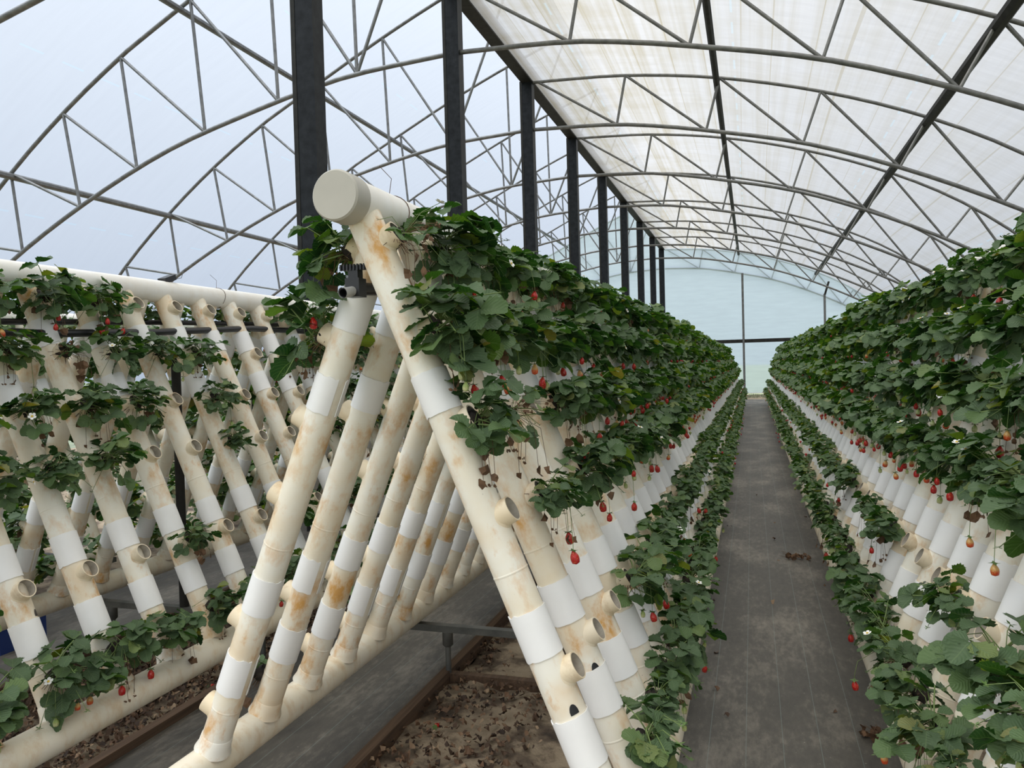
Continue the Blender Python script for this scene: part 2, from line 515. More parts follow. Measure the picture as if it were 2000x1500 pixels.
def roof(left, dmax, m, nd=28, ny=44):
    vs, fs, uv = [], [], []
    sgn = -1 if left else 1
    for j in range(ny+1):
        y = Y0 + (EW-Y0)*j/ny
        for i in range(nd+1):
            d = dmax*i/nd
            vs.append((RX+sgn*d, y, arch(d, left)+.05))
            uv.append((y, d))
    for j in range(ny):
        for i in range(nd):
            a = j*(nd+1)+i
            fs.append((a, a+1, a+nd+2, a+nd+1))
    return mesh('roof_film', vs, fs, [m], uvs=uv)
struct('ceiling', roof(False, 11.0*K, M_FILM_R))
struct('ceiling', roof(True, 11.3*K, M_FILM_L))
def sheet(name, vs, m, uv):
    return struct(name, mesh(name, vs, [tuple(range(len(vs)))], [m], uvs=uv, smooth=False))
xr_, xl_ = RX+11.0*K, RX-11.3*K
zr_, zl_ = arch(11.0*K, False), arch(11.3*K, True)
sheet('wall_right', [(xr_, Y0, ZG-.2), (xr_, EW, ZG-.2), (xr_, EW, zr_+.05), (xr_, Y0, zr_+.05)], M_FILM_L, [(Y0, 3), (EW, 3), (EW, 6), (Y0, 6)])
sheet('wall_left', [(xl_, Y0, ZG-.2), (xl_, Y0, zl_+.05), (xl_, EW, zl_+.05), (xl_, EW, ZG-.2)], M_FILM_L, [(Y0, 3), (Y0, 6), (EW, 6), (EW, 3)])
# end wall film follows both arches, stops short of the ground
ZF = -1.81
prof = [(xl_, ZF)] + [(RX-d, arch(d, True)+.05) for d in np.linspace(11.3*K, 0, 26)] + [(RX+d, arch(d, False)+.05) for d in np.linspace(0, 11.0*K, 26)] + [(xr_, ZF)]
sheet('wall_back', [(x, EW, z) for x, z in prof], M_FILM_E, [(z, x+20) for x, z in prof])
b = MB()
b.tube([(xl_, EW-.02, ZF), (xr_, EW-.02, ZF)], .03, 6)
struct('trim_1', b.mesh('film_hem', [simple('film_hem', (0.72, 0.76, 0.74), 0.6)]))

# ------------------------------------------------------------------ steel: posts, ridge beam, purlins, trusses
ys_ = [abs(RX)*(1.639+.968*i) for i in range(-3, 9)]
for i, y in enumerate(ys_):
    if i < 3: continue
    n = i-3
    t = thing('steel_post', 'dark galvanised steel post under the ridge beam, %s from the camera' % ordn(n), 'post', (RX, min(y, EW-.35), ZG-.1), 'ridge posts')
    hh = 6.60-ZG+.1
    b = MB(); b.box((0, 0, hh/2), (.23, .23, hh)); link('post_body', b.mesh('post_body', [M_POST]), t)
    b = MB(); b.box((-.145, -.07, hh/2), (.055, .10, hh)); link('side_channel', b.mesh('side_channel', [M_DARK]), t)
    b = MB(); b.box((0, 0, .02), (.40, .40, .04)); link('foot_plate', b.mesh('foot_plate', [M_POST]), t)
t = thing('ridge_beam', 'long dark steel ridge beam running along the tops of the posts', 'beam', (RX, (Y0+EW)/2, 6.75))
L_ = EW-Y0
b = MB(); b.box((0, 0, 0), (.07, L_, .32)); link('web_plate', b.mesh('web_plate', [M_DARK]), t)
for z in (-.16, .16):
    b = MB(); b.box((0, 0, z), (.26, L_, .035)); link('flange', b.mesh('flange', [M_DARK]), t)
for nm, x, z, r, lab in ((nm_, x_*K, z_*K, r_, lab_) for nm_, x_, z_, r_, lab_ in (('purlin', -.52, 5.05, .058, 'dark purlin tube under the roof, next to the ridge beam over the aisle'),
                         ('purlin', 2.88, 3.93, .085, 'thick dark purlin tube lower on the weathered roof over the planted frame'),
                         ('purlin', -8.80, 5.98, .055, 'galvanised purlin tube high under the clear film roof'),
                         ('purlin', -12.62, 3.66, .062, 'galvanised purlin tube low under the clear film roof'))):
    b = MB()
    b.tube([(0, -L_/2, 0), (0, L_/2-.1, 0)], r*K, 8, smooth=False, roll=PI/8)
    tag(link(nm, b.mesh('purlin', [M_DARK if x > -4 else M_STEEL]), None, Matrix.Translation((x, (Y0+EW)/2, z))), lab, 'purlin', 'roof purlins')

def tube_mesh(name, pts, r, m, seg=8):
    b = MB(); b.tube(pts, r, seg, 0); return b.mesh(name, [m])
R_TOP = [(RX+d, 0, arch(d, False)) for d in np.linspace(0.1, 11.0*K, 26)]
L_TOP = [(RX-d, 0, arch(d, True)) for d in np.linspace(0.1, 11.3*K, 26)]
R_BOT = [(RX+d, 0, bot(d)) for d in np.linspace(0.1, 10.6*K, 24)]
L_BOT = [(RX-d, 0, bot(d)) for d in np.linspace(0.1, 10.6*K, 24)]
rt_n = [K*q for q in (.2, 1.9, 3.6, 5.3, 6.97, 8.55, 9.9)]
rb_n = [K*q for q in (1.72, 3.35, 5.0, 6.53, 8.06, 9.4)]
lt_n = [.1, 1.65, 3.1, 4.6, 6.06, 7.35, 8.6, 9.9]
lb_n = [1.6, 3.0, 4.4, 5.8, 7.05, 8.4, 9.6]
me_rt = tube_mesh('top_chord', R_TOP, .036, M_STEEL); me_rb = tube_mesh('bottom_chord', R_BOT, .043, M_STEEL)
me_lt = tube_mesh('top_chord', L_TOP, .041, M_STEEL); me_lb = tube_mesh('bottom_chord', L_BOT, .043, M_STEEL)
def webs(tn, bn, left):
    s = -1 if left else 1
    out = []
    for k, bd in enumerate(bn):
        B = (RX+s*bd, 0, bot(bd))
        for td in ([tn[k], tn[k+1]] + ([tn[2]] if left and k == 0 else [])) if k+1 < len(tn) else [tn[k]]:
            out.append(tube_mesh('web_strut', [(RX+s*td, 0, arch(td, left)), B], .030, M_STEEL, 6))
    return out
# on the left the diagonals fall the other way: top node k+1 to bottom node k-1
def webs_left():
    out = []
    P = lambda d, top: (RX-K*d, 0, arch(K*d, True) if top else bot(K*d))
    for td, bd in ((.1, 1.6), (1.65, 1.6), (3.1, 1.6), (3.1, 3.0), (4.6, 3.0), (4.6, 4.4), (6.06, 4.4), (6.06, 5.8), (7.35, 5.8), (7.35, 7.05), (8.6, 7.05), (8.6, 8.4), (9.9, 8.4), (9.9, 9.6)):
        out.append(tube_mesh('web_strut', [P(td, True), P(bd, False)], .032, M_STEEL, 6))
    return out
W_R, W_L = webs(rt_n, rb_n, False), webs_left()
for i, y in enumerate(ys_):
    if i < 1: continue
    for left in (False, True):
        side = 'clear film roof' if left else 'weathered film roof'
        t = thing('roof_truss', 'curved steel roof truss under the %s, %s from the camera' % (side, ordn(i-1)), 'truss', (0, y, 0), 'roof trusses')
        link('top_chord', me_lt if left else me_rt, t)
        link('bottom_chord', me_lb if left else me_rb, t)
        for w in (W_L if left else W_R): link('web_strut', w, t)

# end wall posts and rail
for x, z1, lab in ((-.44, 4.95, 'slim grey post at the end wall, at the end of the aisle'), (3.84, 3.55, 'slim grey post at the end wall behind the planted frame'), (-9.5, 4.9, 'slim grey post at the end wall under the clear film roof')):
    b = MB(); b.tube([(0, 0, ZG-.1), (0, 0, z1)], .062, 8)
    tag(link('end_post', b.mesh('end_post', [M_STEEL]), None, Matrix.Translation((x, EW-.12, 0))), lab, 'post', 'end wall posts')
b = MB(); b.tube([(3.84, 0, 3.5), (4.05, 0, 4.2)], .055, 8)
tag(link('end_brace', b.mesh('end_brace', [M_DARK]), None, Matrix.Translation((0, EW-.3, 0))), 'short dark brace above the end wall post behind the planted frame', 'brace')
b = MB(); b.box((RX+2.0, EW-.09, 1.13), (19, .08, .20))
tag(link('end_rail', b.mesh('end_rail', [M_DARK])), 'dark horizontal rail across the end wall film', 'rail')

# ------------------------------------------------------------------ ground cover and beds
def slab(x0, x1, y0, y1, z, th, m, nx=1, ny=1):
    b = MB(); b.box(((x0+x1)/2, (y0+y1)/2, z-th/2), (x1-x0, y1-y0, th)); return b.mesh('slab', [m])
for x0, x1, lab in ((-.58, .80, 'dusty black weed mat laid along the aisle'), (-3.02, -1.80, 'grey weed mat between the capped frame and the bare-headed frame'),
                    (-5.5, -4.30, 'weed mat beyond the bare-headed frame'), (2.0, 6.9, 'weed mat beyond the frame across the aisle')):
    tag(link('weed_mat', slab(x0, x1, -2.0, 38.8, ZG, .06, M_MAT)), lab, 'ground cover', 'weed mats')
def board(name, c, size, parent):
    b = MB(); b.box((0, 0, 0), size); return link(name, b.mesh('board', [M_TIMBER]), parent, Matrix.Translation(c))
for xa, xb, lab, ycs in ((-1.80, -.56, 'brown timber edging of the soil bed under the capped frame', (4.27, 7.6, 11.0)), (-4.30, -3.02, 'brown timber edging of the leaf-strewn bed under the bare-headed frame', (7.2, 10.6))):
    t = thing('bed_edging', lab, 'edging', ((xa+xb)/2, 6.5, ZG), 'timber bed edgings')
    w = (xb-xa)/2
    for s in (-1, 1): board('edge_board', (s*w, 0, .0), (.055, 11.0, .09), t)
    for yc in ycs: board('cross_board', (0, yc-6.5, -.008), (2*w-.06, .05, .075), t)

gv, gf = [], []
for _ in range(2600):
    x, y = rng.uniform(-2.5, 2.8), rng.uniform(41.2, 45.2)
    h, a = rng.uniform(.03, .10), rng.uniform(0, 2*PI)
    o = len(gv)
    gv += [(x-.012*math.cos(a), y-.012*math.sin(a), ZG-.06), (x+.012*math.cos(a), y+.012*math.sin(a), ZG-.06), (x+rng.uniform(-.04, .04), y+rng.uniform(-.04, .04), ZG-.04+h)]
    gf.append((o, o+1, o+2))
o_ = link('grass_strip', mesh('grass_strip', gv, gf, [M_GRASS], smooth=False))
tag(o_, 'strip of green grass at the foot of the end wall film', 'grass')
o_['kind'] = 'stuff'

# dead leaves lying on the beds: nobody could count them
lv, lf = [], []
def litter(x0, x1, y0, y1, n, dens=None):
    for _ in range(n):
        x, y = rng.uniform(x0, x1), rng.uniform(y0, y1)
        if dens is not None and rng.random() > dens(x, y): continue
        s = rng.uniform(.007, .019)
        a = rng.uniform(0, 2*PI)
        ca, sa = math.cos(a), math.sin(a)
        z = ZG-.012+rng.uniform(0, .03)
        h = rng.uniform(-.8, 1.2, 6)*s
        P = [(-s*1.3, 0), (-s*.4, s*.7), (s*.7, s*.6), (s*1.4, 0), (s*.6, -s*.7), (-s*.5, -s*.6)]
        o = len(lv)
        for (px, py), hz in zip(P, h):
            lv.append((x+px*ca-py*sa, y+px*sa+py*ca, max(z+hz, ZG-.04)))
        lf.extend([(o, o+1, o+5), (o+1, o+2, o+4, o+5), (o+2, o+3, o+4)])
litter(-4.28, -3.04, 2.0, 9.0, 14000)
litter(-1.77, -.58, 1.8, 9.5, 8000, lambda x, y: .8 if (math.sin(x*3.1+y*1.7)+math.sin(y*2.3-x*4))*.5 > .25 or x < -1.62 else .10)
litter(-1.6, .7, 2.0, 12, 60)
o_ = link('leaf_litter', mesh('leaf_litter', lv, lf, [M_LITTER], smooth=False))
tag(o_, 'brown dead leaves scattered over the soil beds under the frames', 'litter')
o_['kind'] = 'stuff'

# ------------------------------------------------------------------ the A-frames of white pipe
S = .3236
RL_ = .055
RH = .072
FR = {  # xh, x base near side -, x base +, z base, z header
    'C': (-1.1839, -1.992, -.359, -1.467, .5305),
    'R': (1.3241, .561, 2.09, -1.467, .5305),
    'L': (-3.6245, -4.407, -2.741, -1.4525, .545),
    'F': (-6.07, -6.86, -5.28, -1.46, .54)}
def legframe(fr, side, y):
    xh, xl, xr, zb, zh = FR[fr]
    xb = xl if side < 0 else xr
    d = Vector((xb-xh, 0, zb-zh)); L = d.length; d.normalize()
    n = Vector((-d.z, 0, d.x))
    if n.x*side < 0: n = -n
    yy = d.cross(n)
    M = Matrix((n, yy, d)).transposed().to_4x4()
    M.translation = Vector((xh, y, zh))
    return M, L
def legpt(fr, side, y, t, out):
    M, L = legframe(fr, side, y)
    return M @ Vector((out, 0, t*L))
LL = 2.165
def cyl(r0, z0, z1, seg, mi=0, b=None):
    b = b or MB(); b.tube([(0, 0, z0), (0, 0, z1)], r0, seg, mi, caps=False); return b
COLL = [(.163, .068), (.305, .062), (.665, .066), (.815, .070)]
b = cyl(RL_, .02, LL, 28)
b.tube([(0, 0, LL-.128), (0, 0, LL-.124), (0, 0, LL-.09), (0, 0, LL-.062)], [RL_, RL_+.003, RL_+.005, RL_+.014], 28, 0, caps=False)
for t_ in (.575, .885): b.tube([(0, 0, t_*LL-.004), (0, 0, t_*LL), (0, 0, t_*LL+.004)], [RL_, RL_+.0018, RL_], 28, 0, caps=False)
me_leg = b.mesh('leg', [M_LEG])
def leg_far_mesh():
    b = cyl(RL_, .02, LL, 14)
    for t, w in COLL: b.tube([(0, 0, (t-w/2)*LL), (0, 0, (t+w/2)*LL)], RL_+.003, 14, 1, caps=False)
    return b.mesh('leg', [M_LEG, M_COLLAR])
me_leg_far = leg_far_mesh()
def collar_mesh(w, gap, seg=30):
    # split white sleeve: open strip with wall thickness, slit on the inner side of the leg
    ro, ri = RL_+.0042, RL_+.0008
    a0, a1 = -PI+gap/2, PI-gap/2
    v, f, sm = [], [], []
    P = []
    for k in range(seg+1):
        a = a0+(a1-a0)*k/seg
        c, s = math.cos(a), math.sin(a)
        jag = .004*math.sin(k*1.7)*(1 if k > seg*.8 or k < seg*.2 else .2)
        P.append([(r*c, r*s, z) for r, z in ((ro, -w/2+jag), (ro, w/2+jag*.6), (ri, w/2+jag*.6), (ri, -w/2+jag))])
    for q in range(4):
        o = len(v)
        for k in range(seg+1): v += [P[k][q], P[k][(q+1) % 4]]
        for k in range(seg):
            f.append((o+2*k, o+2*k+2, o+2*k+3, o+2*k+1)); sm.append(q in (0, 2))
    for k in (0, seg):
        o = len(v); v += P[k]; f.append((o, o+1, o+2, o+3)); sm.append(False)
    return mesh('collar', v, f, [M_COLLAR], smooth=sm)
COL_ME = [[collar_mesh(w*LL, g) for g in (.25, .55)] for t, w in COLL]
def spout_mesh():
    b = MB()
    ro, ri, seg = .041, .0365, 24
    ang = [2*PI*k/seg for k in range(seg)]
    rings = [(.030, ro), (.094, ro), (.094, ri), (.050, ri)]
    v, f, mi, sm = [], [], [], []
    for q in range(3):
        o = len(v)
        for x, r in rings[q:q+2]: v += [(x, r*math.cos(a), r*math.sin(a)) for a in ang]
        for k in range(seg):
            k2 = (k+1) % seg
            f.append((o+k, o+k2, o+seg+k2, o+seg+k)); mi.append(0 if q < 2 else 1); sm.append(q != 1)
    o = len(v); v += [(rings[3][0], rings[3][1]*math.cos(a), rings[3][1]*math.sin(a)) for a in ang]
    f.append(tuple(o+k for k in range(seg))); mi.append(1); sm.append(False)
    # weld bead where the stub meets the leg
    v2, f2 = [], []
    for k, a in enumerate(ang):
        for (dr, dx) in ((.0, .008), (.007, .001)):
            yy, zz = (ro+dr)*math.cos(a), (ro+dr)*math.sin(a)
            xx = math.sqrt(max(0, (RL_+.0005)**2-min(abs(yy), RL_*.98)**2))+dx
            v2.append((xx, yy, zz))
    o = len(v)
    for k in range(seg):
        k2 = (k+1) % seg
        f2.append((o+2*k, o+2*k2, o+2*k2+1, o+2*k+1)); mi.append(0); sm.append(True)
    return mesh('spout', v+v2, f+f2, [M_SPOUT, M_INNER], mi, sm)
me_spout = spout_mesh()
def slot_mesh():
    v, f = [], []
    for k in range(9):
        a = -.25+.5*k/8
        h = .030*math.sqrt(max(0, 1-(a/.27)**2))
        for z in (-h, .0): v.append(((RL_+.0012)*math.cos(a), (RL_+.0012)*math.sin(a), z))
    for k in range(8): f.append((2*k, 2*k+2, 2*k+3, 2*k+1))
    return mesh('cut_slot', v, f, [M_BLACK])
me_slot = slot_mesh()
TILT = Matrix.Rotation(-.16, 4, 'Y')     # stubs point a little upwards (leg z runs downwards)
def tilt_up(): return Matrix.Rotation(.14, 4, 'Y')

def frame(fr, name, label, ylist, y0, y1, near, far_detail=True, skip=()):
    xh, xl, xr, zb, zh = FR[fr]
    yc = (y0+y1)/2
    root = thing('growing_frame', label, 'plant rack', (xh, yc, ZG), 'strawberry growing frames')
    T = Matrix.Translation((-xh, -yc, -ZG))
    b = MB(); b.tube([(0, y0-yc, 0), (0, y1-yc, 0)], RH, 32, caps=True)
    link('top_header', b.mesh('top_header', [M_HEAD]), root, T @ Matrix.Translation((xh, yc, zh)))
    for xb in (xl, xr):
        b = MB(); b.tube([(0, y0-yc-.5, 0), (0, y1-yc, 0)], RH, 28, caps=True)
        link('base_header', b.mesh('base_header', [M_BASE]), root, T @ Matrix.Translation((xb, yc, zb)))
    return root, T
NEAR_Y = 7.5
SPOUTS_DONE = []
def add_legs(root, T, fr, side, ys, state, seed):
    """state(i, tier index) -> 'plant', 'empty', 'none'"""
    r = random.Random(seed)
    for i, y in ys:
        M, L = legframe(fr, side, y)
        M = T @ M @ Matrix.Diagonal((1, 1, L/LL, 1))
        near = y < NEAR_Y
        lg = link('leg', me_leg if near else me_leg_far, root, M)
        if near:
            for k, (t, w) in enumerate(COLL):
                if k == 0 and r.random() < .25: continue
                if k == 1 and r.random() < .2: continue
                g = 1 if (side < 0) == (fr == 'C') and r.random() < .7 else 0
                rot = r.uniform(-.5, .5) if fr != 'C' or side > 0 else r.choice((-.75, -.5, .4, .1))
                link('collar', COL_ME[k][g], lg, Matrix.Translation((0, 0, t*LL+r.uniform(-.012, .012))) @ Matrix.Rotation(rot, 4, 'Z'))
            for k, t in enumerate(TIERS):
                st = state(i, k)
                if st == 'none' or (k == 5 and st != 'empty'): continue
                link('spout', me_spout, lg, Matrix.Translation((-.008, 0, t*LL)) @ tilt_up())
        if (fr, side, i) in SLOTS:
            link('cut_slot', me_slot, lg, Matrix.Translation((0, 0, (COLL[3][0]-COLL[3][1]/2)*LL-.002)) @ Matrix.Rotation(SLOTS[(fr, side, i)], 4, 'Z'))
SLOTS = {('C', 1, 0): .9, ('C', 1, 1): .9, ('L', 1, 0): -.6, ('R', -1, -1): -.5}

E_, N_, D_ = 'empty', 'none', 'dead'
CR = {(0, 0): D_, (0, 3): E_, (0, 4): E_, (0, 5): N_, (1, 2): D_, (1, 4): E_, (2, 2): E_, (2, 3): N_, (2, 4): E_, (4, 3): E_, (9, 4): E_, (13, 3): E_}
LR = {(0, 4): E_, (1, 4): E_, (2, 4): E_, (2, 1): D_, (3, 3): E_, (4, 0): E_, (4, 2): E_, (4, 3): E_, (4, 4): E_, (5, 0): E_, (5, 4): E_, (6, 0): E_, (6, 1): N_, (6, 2): E_, (6, 3): E_,
      (7, 0): E_, (7, 1): E_, (7, 2): E_, (7, 3): E_, (7, 4): E_, (8, 0): E_, (8, 1): D_, (8, 2): E_}
RLs = {(1, 4): E_, (0, 4): E_, (-1, 4): E_, (-3, 4): E_, (5, 4): E_, (9, 4): E_, (6, 4): E_}
CL = {(0, 2): E_, (0, 3): E_, (0, 4): E_, (0, 5): E_, (1, 2): E_, (2, 3): E_, (3, 4): E_, (2, 4): E_, (3, 2): E_, (1, 3): N_, (1, 4): E_}
def st_c(i, k): return CR.get((i, k), 'plant')
def st_l(i, k): return LR.get((i, k), 'plant')
def st_r(i, k): return RLs.get((i, k), 'plant')
def st_cl(i, k):
    if (i, k) in CL: return CL[(i, k)]
    return 'plant' if (i*7+k*5) % 10 < 6 else E_
def st_ll(i, k): return 'plant' if (i*5+k*3) % 10 < 8 else (E_ if (i+k) % 2 else N_)
YEND = 35.0
LEGS = {
    ('C', 1): [(i, 2.199+i*S) for i in range(0, 101)], ('C', -1): [(i, 2.3876+i*S) for i in range(0, 100)],
    ('R', -1): [(i, 3.7783+i*S) for i in range(-8, 97)], ('R', 1): [(i, 3.9+i*S) for i in range(-8, 97)],
    ('L', 1): [(i, 2.43+i*S) for i in range(-3, 40)], ('L', -1): [(i, 2.6+i*S) for i in range(-3, 40)],
    ('F', 1): [(i, 2.5+i*S) for i in range(0, 36)], ('F', -1): [(i, 2.66+i*S) for i in range(0, 36)]}
rootC, TC = frame('C', 'c', 'white pipe A-frame rack ending in a round grey end cap, beside the aisle', None, 2.12, YEND, None)
add_legs(rootC, TC, 'C', 1, LEGS[('C', 1)], st_c, 1)
add_legs(rootC, TC, 'C', -1, LEGS[('C', -1)], st_cl, 2)
rootR, TR = frame('R', 'r', 'white pipe A-frame rack across the aisle, thickly covered by strawberry plants', None, .6, YEND, None)
add_legs(rootR, TR, 'R', -1, LEGS[('R', -1)], st_r, 3)
add_legs(rootR, TR, 'R', 1, LEGS[('R', 1)], lambda i, k: N_, 4)
rootL, TL = frame('L', 'l', 'white pipe A-frame rack with a bare top header and many empty spouts', None, .9, 15.6, None)
add_legs(rootL, TL, 'L', 1, LEGS[('L', 1)], st_l, 5)
add_legs(rootL, TL, 'L', -1, LEGS[('L', -1)], st_ll, 6)
NEAR_Y = 0
rootF, TF = frame('F', 'f', 'white pipe A-frame rack half hidden behind the bare-headed frame', None, 1.8, 14.5, None)
add_legs(rootF, TF, 'F', 1, LEGS[('F', 1)], lambda i, k: N_, 7)
add_legs(rootF, TF, 'F', -1, LEGS[('F', -1)], lambda i, k: N_, 8)
# grey push-on end cap of the capped frame
def cap_mesh():
    b = MB()
    R_, n = .0775, 40
    prof_ = [(.085, R_), (.006, R_), (.0, R_-.005), (.0, .0)]
    v, f, s_ = [], [], []
    for q in range(2):
        o = len(v)
        for y, r in prof_[q:q+2]: v += [(r*math.cos(2*PI*k/n), y, r*math.sin(2*PI*k/n)) for k in range(n)]
        for k in range(n):
            f.append((o+k, o+(k+1) % n, o+n+(k+1) % n, o+n+k)); s_.append(True)
    o = len(v); v += [((R_-.005)*math.cos(2*PI*k/n), 0, (R_-.005)*math.sin(2*PI*k/n)) for k in range(n)]
    f.append(tuple(o+k for k in range(n))); s_.append(False)
    return mesh('end_cap', v, f, [M_CAP], smooth=s_)
ec = link('end_cap', cap_mesh(), rootC, TC @ Matrix.Translation((FR['C'][0], 2.05, FR['C'][4])))
ec['label'] = 'round grey push-on end cap'

# ------------------------------------------------------------------ steel stands under the frames
def stand(fr, y, lab, ridge=False):
    xh, xl, xr, zb, zh = FR[fr]
    t = thing('support_stand', lab, 'stand', (xh, y, ZG), 'steel support stands')
    zt = zb-RH-.002
    b = MB(); b.box((0, 0, zt-.02-ZG), (xr-xl+.10, .05, .04)); link('crossbar', b.mesh('crossbar', [M_STAND]), t)
    for s in (-1, 1):
        b = MB(); b.tube([(s*.60, 0, zt-.04-ZG), (s*.60, 0, -.03)], .017, 10)
        lg = link('leg', b.mesh('leg', [M_STAND]), t)
        b = MB(); b.tube([(s*.60, 0, zt-.04-ZG), (s*.60, 0, zt-.12-ZG), (s*.60, 0, zt-.13-ZG)], [.032, .032, .022], 10); link('sleeve', b.mesh('sleeve', [M_STAND]), lg)
    if ridge:
        b = MB(); b.tube([(0, 0, zt-ZG), (0, 0, zh-RH-ZG)], .030, 10); link('ridge_post', b.mesh('ridge_post', [M_DARK]), t)
for k, y in enumerate((4.26, 7.5, 10.8)): stand('C', y, 'grey steel stand carrying the capped frame, %s from the camera' % ordn(k), k > 0)
for k, y in enumerate((4.17, 7.4, 10.7)): stand('L', y, 'grey steel stand carrying the bare-headed frame, %s from the camera' % ordn(k), True)
for k, y in enumerate((5.2, 8.35)): stand('F', y, 'dark steel stand under the half-hidden frame, %s from the camera' % ordn(k), True)
for k, y in enumerate((1.6, 4.9, 8.2)): stand('R', y, 'grey steel stand under the frame across the aisle, %s from the camera' % ordn(k))

# ------------------------------------------------------------------ hoses, valve, wires, crate
b = MB(); b.tube([(-3.50, 1.2, .30), (-3.47, 2.2, .25), (-3.46, 3.0, .235), (-3.48, 3.8, .27), (-3.5, 4.8, .335), (-3.52, 6.5, .35), (-3.52, 9.5, .35)], .022, 10)
tag(link('irrigation_hose', b.mesh('hose', [M_BLACK])), 'black irrigation hose sagging under the bare top header', 'hose')
b = MB(); b.tube([(-3.80, 1.2, .33), (-3.78, 3.0, .31), (-3.72, 4.2, .36), (-3.66, 5.5, .40), (-3.66, 9.5, .40)], .018, 10)
tag(link('irrigation_hose', b.mesh('hose', [M_BLACK])), 'thinner black irrigation hose behind the sagging one under the bare header', 'hose')
t = thing('irrigation_hose', 'black irrigation hose with a small tap, tucked under the capped header', 'hose', (-1.22, 2.2, .27))
b = MB(); b.tube([(.0, .06, .0), (.02, .5, .03), (.04, 1.5, .09), (.05, 5, .1)], .021, 12); link('hose_pipe', b.mesh('hose_pipe', [M_BLACK]), t)
b = MB(); b.box((0, .03, .0), (.05, .05, .06)); b.box((0, .03, .045), (.035, .035, .03)); link('tap_body', b.mesh('tap_body', [M_BLACK]), t)
b = MB()
b.box((.0, .03, .065), (.095, .032, .014))
for k in range(8): b.box((-.042+.012*k, .012, .065), (.005, .008, .02))
link('tap_handle', b.mesh('tap_handle', [M_BLACK]), t)
b = MB()
rr = .016
ringv = []
b.tube([(0, .01, -.012), (-.006, -.045, -.022)], rr, 16, 0, caps=False)
b.tube([(-.006, -.045, -.022), (-.001, -.0, -.013)], rr-.004, 16, 1, caps=False)
b.tube([(-.004, -.035, -.020), (-.006, -.0452, -.022)], rr+.002, 16, 0, caps=False)
b.add([(-.002+.011*math.cos(a), -.012, -.014+.011*math.sin(a)) for a in np.linspace(0, 2*PI, 12, endpoint=False)], [tuple(range(12))], 1, False)
link('tap_outlet', b.mesh('tap_outlet', [M_GREY, M_BLACK]), t)
def wire_loop(x, y, z, r, tail):
    b = MB()
    pts = [(r*math.cos(a), .012*math.sin(2*a), r*math.sin(a)) for a in np.linspace(-.6, 2*PI-1.0, 26)]
    b.tube(pts, .0016, 5)
    b.tube([pts[-1]]+[tuple(np.array(pts[-1])+np.array(q)) for q in tail], .0014, 5)
    b.tube([(0, 0, r), (.02, -.02, r+.05), (-.01, -.05, r+.09)], .0012, 5)
    return link('tie_wire', b.mesh('tie_wire', [simple('rust_wire', (0.10, 0.055, 0.03), 0.7)]), None, Matrix.Translation((x, y, z)))
tag(wire_loop(FR['C'][0], 2.42, FR['C'][4], RH+.002, [(.02, -.03, -.03), (.05, -.02, .02)]), 'thin rusty tie wire looped round the capped header', 'wire')
tag(wire_loop(FR['L'][0], 4.60, FR['L'][4], RH+.002, [(.0, .05, -.1), (.02, .1, -.16)]), 'thin tie wire looped round the bare top header', 'wire')
b = MB()
b.box((0, 0, .02), (.06, .10, .035), 0, Matrix.Rotation(.35, 3, 'X'))
b.tube([(0, .04, .02), (.01, .12, .04), (.0, .16, .10)], .002, 5)
tag(link('black_clip', b.mesh('black_clip', [M_BLACK]), None, Matrix.Translation((FR['L'][0], 4.12, FR['L'][4]+RH-.004))), 'small black plastic clip lying on the bare top header', 'clip')
t = thing('plastic_crate', 'dark blue plastic crate on the ground behind the bare-headed frame', 'crate', (-5.15, 4.05, ZG))
b = MB()
for sx_, sy_, dx, dy in ((.5, .02, 0, -.17), (.5, .02, 0, .17), (.02, .36, -.25, 0), (.02, .36, .25, 0)): b.box((dx, dy, .14), (sx_, sy_, .28))
b.box((0, 0, .01), (.5, .36, .02)); link('crate_body', b.mesh('crate_body', [M_BLUE]), t)
b = MB()
for sx_, sy_, dx, dy in ((.55, .03, 0, -.185), (.55, .03, 0, .185), (.03, .40, -.265, 0), (.03, .40, .265, 0)): b.box((dx, dy, .275), (sx_, sy_, .03))
link('crate_rim', b.mesh('crate_rim', [M_BLUE]), t)

# ------------------------------------------------------------------ strawberry plants
def leaflet(rows, fold, droop, seed):
    """one leaflet along +x, length 1; returns verts, quads, uv"""
    r = np.random.default_rng(seed)
    v, f, uv = [], [], []
    cols = [-1, -.5, 0, .5, 1]
    for j in range(rows+1):
        u = j/rows
        w = .53*math.sqrt(max(0.0, 1-(2*u**.86-1)**2))*(.80+.25*u)
        if j == 0: w = .05
        if j == rows: w = .20
        ser = (.86 if j % 2 else 1.08) if 0 < j < rows else 1
        for c in cols:
            e = abs(c) == 1
            x = u + (0.02 if (e and j % 2) else 0) - .05*abs(c)*u
            y = c*w*(ser if e else 1)
            z = fold*abs(c)*w*1.1 - droop*u*u + .03*math.sin(7*u+c*2+seed) + (.02*(-1)**j if e else 0)
            v.append((x, y, z)); uv.append((u, .5+c*.5))
    n = len(cols)
    for j in range(rows):
        for c in range(n-1):
            a = j*n+c
            f.append((a, a+1, a+n+1, a+n)[::1])
    return v, f, uv
